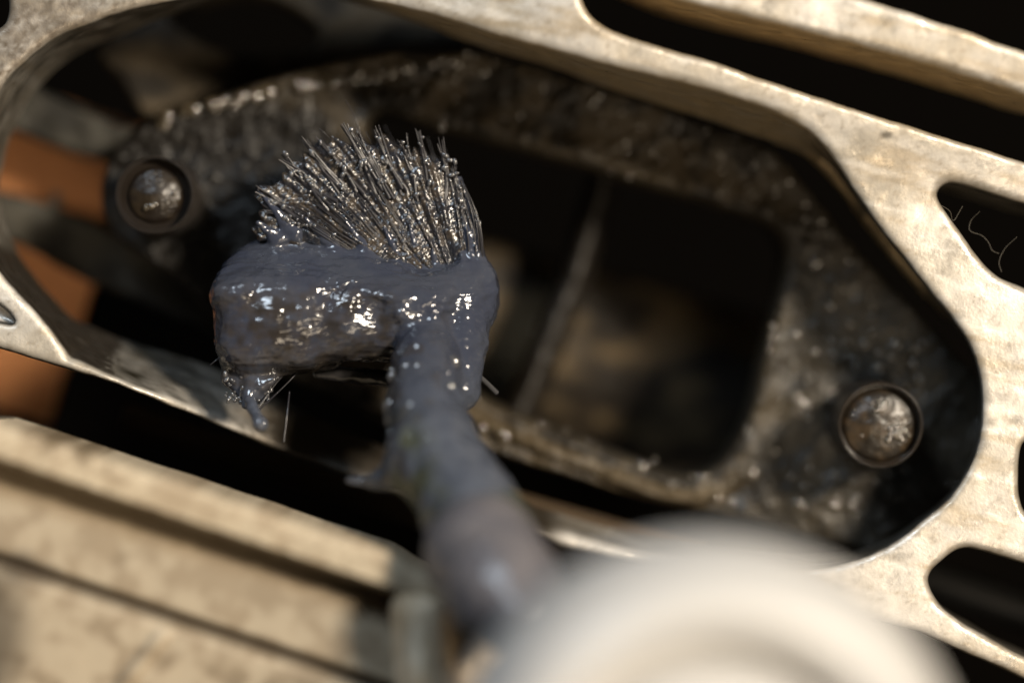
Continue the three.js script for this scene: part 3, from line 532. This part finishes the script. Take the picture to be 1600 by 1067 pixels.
  for (const [tx, ty, u, w] of [[401, 297, 0.02, 0.62], [416, 325, 0.0, 0.5], [440, 243, 0.14, 0.55], [452, 262, 0.17, 0.5], [473, 221, 0.24, 0.5], [497, 214, 0.32, 0.5], [538, 196, 0.42, 0.55], [556, 206, 0.48, 0.45], [585, 200, 0.55, 0.5], [628, 214, 0.64, 0.45], [655, 206, 0.72, 0.5], [690, 220, 0.82, 0.5], [708, 252, 0.9, 0.4]]) {
    const r = at(rootL, u), t0 = 0.42, geos = [];
    for (let e = 0; e < 5; e++) {
      const a = P(lerp(tx, r[0], t0) + rr(-9, 9), lerp(ty, r[1], t0) + rr(-9, 9), -5.2 + rr(-0.5, 0.8)), m = P(lerp(tx, r[0], t0 / 2) + rr(-5, 3), lerp(ty, r[1], t0 / 2) + rr(-5, 3), -4.8), b = P(tx + rr(-8, 8), ty + rr(-8, 8), -4.6 + rr(-1, 1));
      const pts = smoothLoop([a, m, b], 9, false); geos.push(tube(pts, pts.map((_, k) => w * lerp(0.75, 0.16, k / 9) * (1 + 0.5 * n3(k * 1.1, tx, e))), 7));
    }
    for (let e = 0; e < 7; e++) { const q = rr(0, 0.4), p = P(lerp(tx, r[0], q) + rr(-6, 6), lerp(ty, r[1], q) + rr(-6, 6), -4.3); beads.push(drop(p, rr(0.16, 0.42), [rr(0.9, 1.8), 1, 0.9])); }
    brush.part('bristle_tuft', mergeGeometries(geos), M.bristle);
  }
  stuff(brush.part('bristles', mergeGeometries(hairs), M.bristle));
  // grease beads along the ridges
  const bead = (x, y, z, s, r0, r1) => beads.push(drop([P(x, y, z)[0] + rr(-s, s), P(x, y, z)[1] + rr(-s, s) * 0.6, z + rr(-0.3, 0.3)], rr(r0, r1), [rr(0.9, 1.5), 1, 0.8]));
  for (let i = 0; i < 60; i++) bead(rr(540, 600), rr(372, 388), -6.2, 0.5, 0.12, 0.32);
  for (let i = 0; i < 50; i++) { const t = rnd(); bead(lerp(610, 700, t), lerp(402, 446, t), -4.6, 0.4, 0.12, 0.34); }
  for (let i = 0; i < 40; i++) bead(rr(680, 716), rr(428, 452), -3.6, 0.5, 0.14, 0.34);
  for (let i = 0; i < 60; i++) bead(rr(352, 430), rr(575, 628), 0.6, 0.5, 0.15, 0.4);
  for (let i = 0; i < 26; i++) { const t = rnd(), k = t < 0.5 ? 1 : 2, q = t < 0.5 ? t * 2 : t * 2 - 1, p0 = shaftPts[k], p1 = shaftPts[k + 1], an = rr(-1.2, 1.2), rad = lerp(p0[1], p1[1], q) + 0.05;
    beads.push(drop([lerp(p0[0][0], p1[0][0], q) + rad * Math.sin(an), lerp(p0[0][1], p1[0][1], q) + 0.25 * rad * Math.cos(an), lerp(p0[0][2], p1[0][2], q) + 0.95 * rad * Math.cos(an)], rr(0.5, 1.2), [1, 1.3, 0.5])); }
  stuff(brush.part('grease_beads', mergeGeometries(beads), M.droplet));
  // stray bristles
  for (const [pts, r] of [
    [[[562, 206, -8], [553, 180, -8], [540, 157, -7]], 0.07], [[[520, 222, -6], [507, 208, -5], [498, 200, -5]], 0.07], [[[452, 576, -2], [430, 600, 0], [400, 642, 2]], 0.12], [[[474, 572, -3], [445, 602, -1], [405, 640, 3]], 0.13],
    [[[452, 612, 0], [449, 640, 2], [443, 690, 3]], 0.14], [[[352, 552, -2], [338, 562, -1], [328, 570, -1]], 0.1], [[[742, 582, -2], [762, 600, -4], [776, 614, -5]], 0.45], [[[412, 300, -5], [405, 295, -5], [402, 298, -4]], 0.2]])
    brush.part('stray_bristle', tube(smoothLoop(pts.map(p => P(...p)), 8, false), r, 6), r > 0.3 ? M.droplet : M.bristle);
  // the handle: a pale stick that runs out towards the viewer and ends in a broad round knob
  const R = 35, C = new THREE.Vector3(...P(1098, 1250, 90)), ax = new THREE.Vector3(0.10, -0.04, 1).normalize(), end = C.clone().addScaledVector(ax, -30), from = P(806, 948, 45);
  const prof = [[0.01, -34], [4, -33.5], [7, -31], [13, -27.5], [21, -21], [27.5, -13], [R - 0.8, -5], [R, 0], [R - 0.5, 5], [R - 2.5, 10], [R - 5.5, 14], [R - 8, 15.8], [R - 10, 16], [R - 12, 14.6], [R - 13.5, 11], [R - 15, 8.6], [R - 16.5, 9.4], [R - 18, 13], [R - 20, 14.8], [5, 15.4], [0.01, 15.5]];
  const knob = new THREE.LatheGeometry(prof.map(p => new THREE.Vector2(p[0] * MM, p[1] * MM)), 96);
  knob.applyQuaternion(new THREE.Quaternion().setFromUnitVectors(new THREE.Vector3(0, 1, 0), ax)); knob.translate(C.x * MM, C.y * MM, C.z * MM);
  const stem = tube(smoothLoop([from, [lerp(from[0], end.x, 0.5) - 1, lerp(from[1], end.y, 0.5), lerp(from[2], end.z, 0.5)], [end.x, end.y, end.z]], 12, false), 4.2, 24);
  brush.part('stem', stem, M.grease2);
  const g = knob;
  brush.part('handle', g, M.white);
}

// ───────────────────────── lint caught on the casting ─────────────────────────
{
  const lint = [
    [[1466, 318, -2], [1485, 330, -3], [1490, 345, -4], [1505, 322, -4]], [[1532, 330, -4], [1518, 345, -5], [1516, 360, -5], [1535, 368, -5], [1545, 378, -5], [1552, 392, -5], [1562, 396, -5]], [[1590, 370, -4], [1570, 390, -5], [1562, 410, -5], [1566, 425, -5]]];
  lint.forEach((c, i) => {
    const m = mesh('lint_fibre' + (i ? '_00' + i : ''), tube(smoothLoop(c.map(p => P(...p)), 24, false), 0.045, 5), M.fibre);
    m.userData = { label: ['short pale fibre at the tip of the triangular opening', 'long wavy pale fibre hanging in the middle of the triangular opening', 'bent pale fibre at the far edge of the triangular opening'][i], category: 'lint fibre', group: 'fibres in the triangular opening' };
  });
}
renderer.render(scene, camera);
